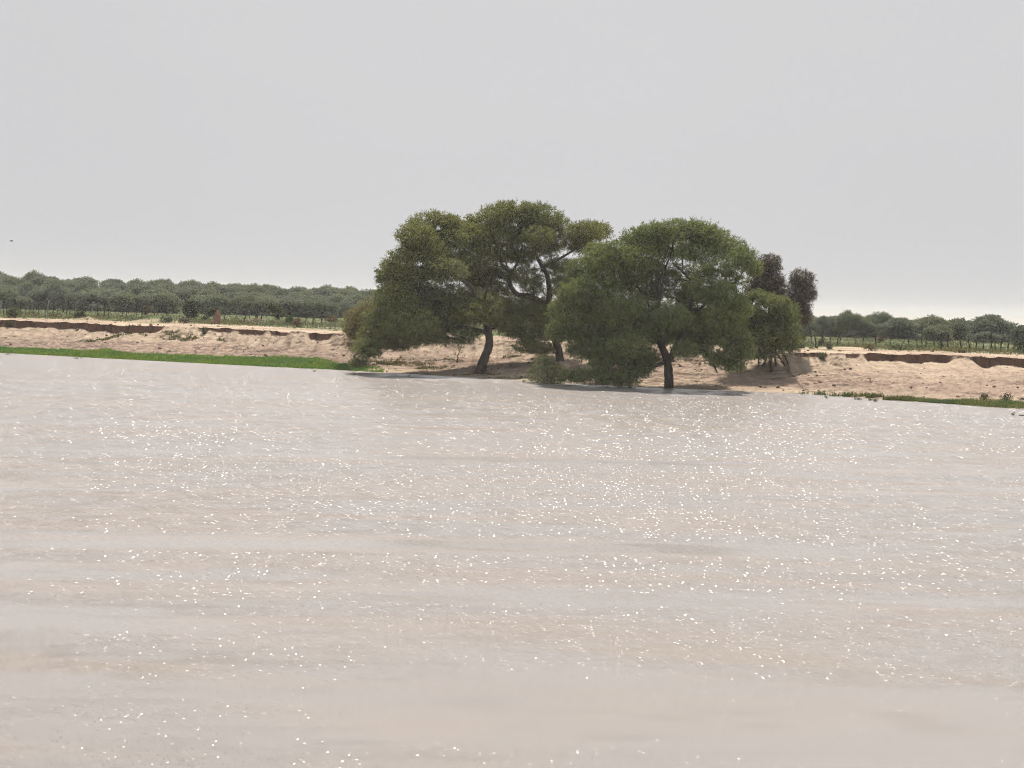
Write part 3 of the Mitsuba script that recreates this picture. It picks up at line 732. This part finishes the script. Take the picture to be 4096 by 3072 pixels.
def strip(tops, x0, x1, n, seed, thin=None, out=.3):
    rg = np.random.default_rng(seed)
    W = np.array([hit(*q) for q in tops])
    X = rg.uniform(W[:, 0].min() + x0, W[:, 0].max() + x1, n)
    top = np.interp(X, W[:, 0], W[:, 1]) + 1.8 * (meshkit.fbm(np.stack([X * .6, X * 0, X * 0], -1), 4, 6) - .78)
    s = shore(X) - out * meshkit.noise(np.stack([X * 1.3, X * 0, X * 0], -1), 8)
    Y = s + (top - s) * rg.random(n) ** 1.0
    if thin is not None:
        m = thin(X, Y, rg)
        X, Y = X[m], Y[m]
    return rg, X, Y


rg, X, Y = strip([(-150, 1378), (0, 1386), (400, 1400), (800, 1418), (1100, 1428), (1300, 1438), (1420, 1458), (1540, 1478)], 0, 0, 70000, 801,
                 lambda X, Y, r: r.random(len(X)) < np.clip(1 - (X + 12.3) / 3.5, .25, 1) * np.where(meshkit.fbm(np.stack([X * .7, Y * 1.2, X * 0], -1), 3, 5) > .38, 1, np.clip(1 - (X + 16) / 5, .1, 1)))
V, Fc, col = blades(rg, X, Y, .19, .045, (.13, .25, .062), vary=.4)
tag(add('shore_grass', (V, Fc), 'mat_leaf', color=col), 'bright green grass strip along the left waterline', 'grass', kind='stuff')
rg, X, Y = strip([(3560, 1592), (3700, 1597), (3800, 1600), (3900, 1598), (4096, 1606), (4250, 1612)], 0, 0, 13000, 802,
                 lambda X, Y, r: r.random(len(X)) < np.where(meshkit.fbm(np.stack([X * .9, Y * 1.2, X * 0], -1), 3, 5) > .40, 1, .3))
V, Fc, col = blades(rg, X, Y, .22, .045, (.12, .175, .072))
tag(add('shore_grass', (V, Fc), 'mat_leaf', color=col), 'dull green grass strip along the waterline at the right', 'grass', kind='stuff')


def tufts(spots, seed, h, base, name, label):
    rg = np.random.default_rng(seed)
    XX, YY = [], []
    for px, py, rx, ry, n in spots:
        c = hit(px, py)
        k = c[1] / F
        a, r = rg.uniform(0, 6.283, n), np.sqrt(rg.random(n))
        X, Y = c[0] + np.cos(a) * r * rx * k, c[1] + np.sin(a) * r * ry
        m = meshkit.fbm(np.stack([X * 2.2, Y * 2.2, X * 0], -1), 2, 12) > .42
        XX.append(X[m])
        YY.append(Y[m])
    V, Fc, col = blades(rg, np.concatenate(XX), np.concatenate(YY), h, .05, base)
    tag(add(name, (V, Fc), 'mat_leaf', color=col), label, 'grass', kind='stuff')


tufts([(350, 1366, 40, .5, 260), (400, 1358, 45, .6, 420), (450, 1350, 45, .6, 420), (500, 1338, 40, .6, 300), (690, 1345, 65, .9, 1300), (760, 1352, 40, .7, 500), (860, 1358, 38, .6, 500), (560, 1330, 30, .5, 160)], 811, .2, (.075, .10, .04),
      'slope_grass', 'thin green grass patches on the sandy slope at the left')
tufts([(1500, 1452, 130, .8, 1500), (1620, 1458, 120, .9, 1500), (1730, 1470, 90, .7, 900), (1760, 1444, 60, .4, 300), (1820, 1446, 40, .3, 160), (2050, 1425, 50, .5, 260), (1600, 1440, 80, .3, 220), (1930, 1500, 90, .5, 300), (2050, 1512, 120, .5, 300)], 812, .18, (.085, .10, .045),
      'slope_grass', 'sparse olive grass under the leftmost big tree')
tufts([(3350, 1588, 40, .5, 120), (3420, 1586, 50, .5, 420), (3500, 1590, 40, .4, 420), (3560, 1600, 30, .5, 300), (3620, 1600, 40, .6, 420), (3280, 1580, 30, .4, 90), (3230, 1578, 40, .3, 60)], 813, .3, (.075, .11, .045),
      'shore_tufts', 'scattered green tufts at the waterline right of the big trees')


def field():
    rg = np.random.default_rng(821)
    n = 60000
    Y = 128 + 85 * rg.random(n)
    X = rg.uniform(-.42, .42, n) * Y
    d = Y - edge(X)
    P2 = np.stack([X, Y, X * 0], -1)
    m = (d > 7 + 8 * (.5 - meshkit.fbm(P2 * [.15, .4, 1], 4, 61))) & (meshkit.fbm(P2 * [.10, .16, 1], 3, 83) > .40) & (meshkit.fbm(P2 * [.7, .9, 1], 2, 84) > .42)
    X, Y = X[m], Y[m]
    # taller weeds along the fence line
    n2 = 20000
    X2 = rg.uniform(-.36, .36, n2)
    Yf = np.where(X2 < 0, 158 + 3 * np.sin(X2 * 40), 128.0) + rg.normal(size=n2) * 5
    X2 = X2 * Yf
    Q = np.stack([X2, Yf, X2 * 0], -1)
    m2 = (meshkit.fbm(Q * [.35, .3, 1], 3, 87) > .47) & (Yf - edge(X2) > 3.5)
    W = blades(rg, X2[m2], Yf[m2], .42, .08, (.125, .15, .085), lean=.5)
    tag(add('fence_weeds', W[:2], 'mat_leaf', color=W[2]), 'grey green weeds growing tall along the stick fences', 'weeds', kind='stuff')
    V, Fc, col = blades(rg, X, Y, .26, .09, (.105, .13, .075), lean=.6)
    tag(add('field_plants', (V, Fc), 'mat_leaf', color=col), 'low green field plants covering the plain before the wood', 'field plants', kind='stuff')


field()

# ------------------------------------------------------------------ plants and sticks in the water
for i, (px, py, w, h, n, lab) in enumerate([
    (34, 1419, 16, 10, 9, 'few dark stems standing in the water near the left edge'), (305, 1436, 14, 11, 8, 'dark stems in the water off the bright grass'), (325, 1435, 6, 9, 4, 'thin pair of stems right of the dark stems off the bright grass'),
    (1416, 1500, 16, 14, 9, 'small leafy plant in the water below the drooping sun tinted shrub'), (1258, 1487, 10, 8, 6, 'small sprig at the end of the left grass strip'), (1632, 1508, 10, 14, 6, 'thin stems in the shade left of the leaning trunk'),
    (3300, 1590, 10, 12, 6, 'lone stems in the water, first right of the big trees'), (3308, 1594, 14, 7, 6, 'low sprig close to the lone stems'), (3432, 1600, 24, 14, 14, 'green tuft standing in the water, left of three'), (3480, 1602, 14, 14, 10, 'green tuft standing in the water, middle of three'),
    (3502, 1606, 16, 16, 12, 'green tuft standing in the water, right of three'), (3205, 1578, 16, 16, 6, 'pale stems in the shallow water below the shaggy tree')]):
    c = at_z(px, py, 0.0)
    k = c[1] / F
    rg = np.random.default_rng(900 + i)
    parts = []
    for _ in range(n):
        b = c + [rg.uniform(-.5, .5) * w * k, rg.uniform(-.15, .15), -.1]
        e = b + [rg.normal() * .07, rg.normal() * .07, .1 + h * k * rg.uniform(.5, 1.1)]
        parts.append(tube([b, (b + e) / 2 + rg.normal(size=3) * .02, e], .014, .005, 4, 2))
        m = (b + e) / 2
        parts.append(tube([m, m + [rg.normal() * .06, 0, .05], m + [rg.normal() * .12, 0, .07]], .012, .004, 3, 2))
    tag(add('water_plant', join(parts), 'mat_stem'), lab, 'plant')
scene['mat_stem'] = {'type': 'diffuse', 'reflectance': {'type': 'rgb', 'value': [.10, .12, .06]}}
c = at_z(4052, 1660, 0.0)
k = c[1] / F
root = key('driftwood')
add('stump', lump(c + [0, 0, 4 * k], np.array([6 * k, .1, 6.5 * k]), 61, .3), 'mat_pale_post', root, smooth=40)
add('snag', tube([c + [0, 0, 6 * k], c + [4 * k, 0, 10 * k], c + [8 * k, 0, 14 * k]], .03, .012, 5, 3), 'mat_post', root, smooth=True)
tag(root, 'small grey brown snag poking from the water at the right edge', 'driftwood')
a, b = at_z(4076, 1662, 0.0), at_z(4120, 1665, 0.0)
tag(add('floating_stick', tube([a + [0, 0, .01], (a + b) / 2 + [0, 0, .03], b], .03, .022, 6, 4), 'mat_bark', smooth=True), 'thin dark stick floating beside the snag at the right edge', 'stick')

# the bird far off over the wood
c = at_y(47, 964, 170.0)
root = key('bird')
body = trimesh.creation.icosphere(subdivisions=2)
add('body', (body.vertices * [.17, .06, .055] + c, body.faces), 'mat_bird', root, smooth=True)
for s in (-1, 1):
    w0 = np.array([[.07, 0, .02], [-.08, 0, .02], [-.12, s * .22, .09], [.04, s * .22, .1], [-.10, s * .46, .05], [-.04, s * .46, .055]]) + c
    w1 = w0 - [0, 0, .012]
    f = np.array([[0, 1, 2], [0, 2, 3], [3, 2, 4], [3, 4, 5]])
    ring = [0, 1, 2, 4, 5, 3]
    side = [[ring[i], ring[(i + 1) % 6], 6 + ring[(i + 1) % 6]] for i in range(6)] + [[ring[i], 6 + ring[(i + 1) % 6], 6 + ring[i]] for i in range(6)]
    add('wing', (np.vstack([w0, w1]), np.vstack([f, f[:, ::-1] + 6, side])), 'mat_bird_wing', root)
t0 = np.array([[-.13, -.02, 0], [-.13, .02, 0], [-.30, .06, .0], [-.30, -.06, .0]]) + c
add('tail', (np.vstack([t0, t0 - [0, 0, .012]]), np.array([[0, 1, 2], [0, 2, 3], [6, 5, 4], [7, 6, 4], [0, 4, 5], [0, 5, 1], [1, 5, 6], [1, 6, 2], [2, 6, 7], [2, 7, 3], [3, 7, 4], [3, 4, 0]])), 'mat_bird_wing', root)
scene['mat_bird_wing'] = {'type': 'twosided', 'bsdf': {'type': 'diffuse', 'reflectance': {'type': 'rgb', 'value': [.22, .22, .22]}}}
tag(root, 'tiny dark bird flying in the grey sky at the far left', 'bird')

# ------------------------------------------------------------------ the wood behind
KINDS = 6
for g in range(KINDS):
    rg = np.random.default_rng(1000 + g)
    nb = 15
    C, R = [], []
    for i in range(nb):
        a = rg.uniform(0, 6.283)
        r = 2.9 * math.sqrt(rg.random())
        zt = 4.4 - 1.5 * (r / 3.4) ** 2 - rg.uniform(0, .5)
        C.append([math.cos(a) * r, math.sin(a) * r, zt - .55])
        R.append(np.array([1.15, 1.15, .62]) * rg.uniform(.8, 1.2))
        if rg.random() < .75:
            C.append([math.cos(a) * r * 1.02, math.sin(a) * r * 1.02, zt - 1.6 - rg.uniform(0, .9)])
            R.append(np.array([1.0, 1.0, .7]) * rg.uniform(.8, 1.2))
    C, R = np.array(C), np.array(R)
    C[:, 2] = np.maximum(C[:, 2], .9)
    ring = rg.uniform(0, 6.283, 7)
    C = np.vstack([C, np.stack([np.cos(ring) * 2.5, np.sin(ring) * 2.5, rg.uniform(.35, 1.0, 7)], 1)])
    R = np.array(list(R) + [np.array([1.25, 1.25, .8])] * 7)
    tint = [(.17, .205, .15), (.16, .195, .155), (.185, .215, .15), (.165, .195, .16), (.175, .215, .15), (.185, .21, .165)][g]
    V, Fc, col = leaves(rg, C, R, 520, (.26, .10), tint, vary=.1, reach=.35, gap=.26, spray=8, hue=(1.15, 1.08, .9))
    parts = [tube([[0, 0, -.3], [rg.normal() * .1, rg.normal() * .1, .7], [rg.normal() * .3, rg.normal() * .3, 1.6]], .16, .10, 6, 3)]
    for i in range(0, len(C), 2):
        parts.append(tube([[0, 0, rg.uniform(.5, 1.3)], C[i] * [.5, .5, .6], C[i]], .08, .03, 4, 3))
    scene[f'wood_tree_kind_{g}'] = {'type': 'shapegroup', 'trunk': mikit.ply(join(parts), 'mat_bark', smooth=True), 'crown': mikit.ply((V, Fc), 'mat_leaf', color=col)}


def wood_tree(x, y, width, top_z, label, group, rg):
    z = float(land(np.array([x]), np.array([y]))[0])
    h = max(1.2, top_z - z)
    g = int(rg.integers(KINDS))
    k = key('wood_tree')
    scene[k] = {'type': 'instance', 'kind': ref(f'wood_tree_kind_{g}'), 'to_world': T().translate([x, y, z]).rotate([0, 0, 1], float(rg.uniform(0, 360))).scale([width / 6.7, width / 6.7, h / 4.5])}
    tag(k, label, 'tree', group)


ORD = ['first', 'second', 'third', 'fourth', 'fifth', 'sixth', 'seventh', 'eighth', 'ninth', 'tenth', 'eleventh', 'twelfth', 'thirteenth', 'fourteenth', 'fifteenth', 'sixteenth', 'seventeenth', 'eighteenth', 'nineteenth', 'twentieth', 'twenty-first', 'twenty-second', 'twenty-third', 'twenty-fourth', 'twenty-fifth']
rg = np.random.default_rng(1100)
front_left = sorted([(76, 87, 1181), (98, 123, 1134), (208, 105, 1137), (409, 240, 1152), (330, 137, 1126), (608, 160, 1145), (755, 100, 1178), (884, 80, 1184), (1007, 80, 1188), (1145, 137, 1166), (1197, 80, 1214), (1351, 130, 1177), (812, 70, 1175), (937, 50, 1200), (500, 90, 1180)])
for i, (px, w, top) in enumerate(front_left):
    yb = np.interp(px, [0, 800, 1300, 1500], [1238, 1238, 1262, 1270])
    c = at_z(px, yb + rg.uniform(-3, 6), PLATEAU)
    wood_tree(c[0], c[1] + w * c[1] / F * .3, w * c[1] / F, at_y(px, top, c[1])[2],
              f'grey green thorn tree at the front of the left wood, {ORD[i]} from the left', 'front trees of the left wood', rg)
PX = [-300, 0, 60, 120, 210, 240, 280, 430, 480, 540, 640, 690, 800, 900, 1000, 1100, 1200, 1230, 1290, 1400, 1520, 1700, 2000, 2300, 3000, 3200]
TP = [1090, 1088, 1076, 1086, 1098, 1112, 1101, 1103, 1115, 1107, 1121, 1113, 1123, 1120, 1126, 1131, 1148, 1152, 1139, 1143, 1147, 1165, 1192, 1206, 1238, 1250]
HAZY = 'hazy grey green tree massed among others at the back of the left wood'
for y, frac, step in ((222, .42, 95), (246, .62, 95), (272, .85, 90), (300, 1.0, 80)):
    px, nth = -120 + rg.uniform(0, 40), 0
    while px < 1560:
        top = np.interp(px, PX, TP)
        low = np.interp(px, [0, 800, 1300, 1500], [1200, 1205, 1222, 1228])
        w = step * rg.uniform(1.15, 1.7) * y / F
        p = at_y(px, low + (top - low) * (frac + rg.uniform(-.08, .04)) + (0 if frac < 1 else rg.uniform(-3, 7)), y)
        lab = HAZY
        if frac == 1.0 and px > 0 and px < 1480:
            lab = f'grey green crown on the skyline of the left wood, {ORD[nth]} from the left'
            nth += 1
        wood_tree(p[0], y + rg.uniform(-6, 6), w, p[2], lab, 'skyline trees of the left wood' if lab != HAZY else 'trees massed at the back of the left wood', rg)
        px += step * rg.uniform(.75, 1.25)
MID = 'hazy low tree of the distant wood glimpsed behind the three big trees'
for y, off in ((235, 14), (265, 0)):
    px = 1580.0
    while px < 3180:
        p = at_y(px, np.interp(px, PX, TP) + off + rg.uniform(-4, 6), y)
        wood_tree(p[0], y + rg.uniform(-6, 6), 130 * rg.uniform(1, 1.5) * y / F, p[2], MID, 'distant trees behind the three big trees', rg)
        px += 110 * rg.uniform(.8, 1.2)
front_right = sorted([(3290, 70, 1264), (3345, 120, 1257), (3395, 115, 1243), (3515, 125, 1245), (3600, 170, 1271), (3720, 160, 1262), (3750, 105, 1296), (3835, 90, 1268), (3960, 180, 1259), (3945, 100, 1330), (4085, 80, 1301), (3455, 100, 1276), (3235, 80, 1278)])
for i, (px, w, top) in enumerate(front_right):
    yb = np.interp(px, [3200, 4100], [1342, 1368])
    c = at_z(px, yb + rg.uniform(-2, 4) + (6 if top > 1290 else 0), PLATEAU)
    wood_tree(c[0], c[1], w * c[1] / F, at_y(px, top, c[1])[2], f'rounded grey green tree of the right wood, {ORD[i]} from the left', 'trees of the right wood', rg)
BACKR = 'hazy tree filling the back of the right wood between rounder crowns'
for y in (215, 240):
    px = 3160.0
    while px < 4300:
        top = np.interp(px, [3160, 3260, 3400, 3600, 3750, 3960, 4060, 4300], [1275, 1268, 1256, 1268, 1274, 1272, 1305, 1310])
        p = at_y(px, top + rg.uniform(0, 10), y)
        wood_tree(p[0], y + rg.uniform(-4, 4), 105 * rg.uniform(1, 1.4) * y / F, p[2], BACKR, 'trees at the back of the right wood', rg)
        px += 95 * rg.uniform(.8, 1.2)

# ------------------------------------------------------------------ air
scene['haze_air'] = {'type': 'homogeneous', 'albedo': {'type': 'rgb', 'value': [0.87, 0.89, 0.93]}, 'sigma_t': 0.00027}
scene['haze'] = {'type': 'cube', 'to_world': T().translate([0, 0, 0.0]).scale([4500, 4500, 22.0]), 'bsdf': {'type': 'null'}, 'interior': ref('haze_air')}
tag('haze', 'pale dusty haze hanging over the whole plain', 'haze', kind='stuff')
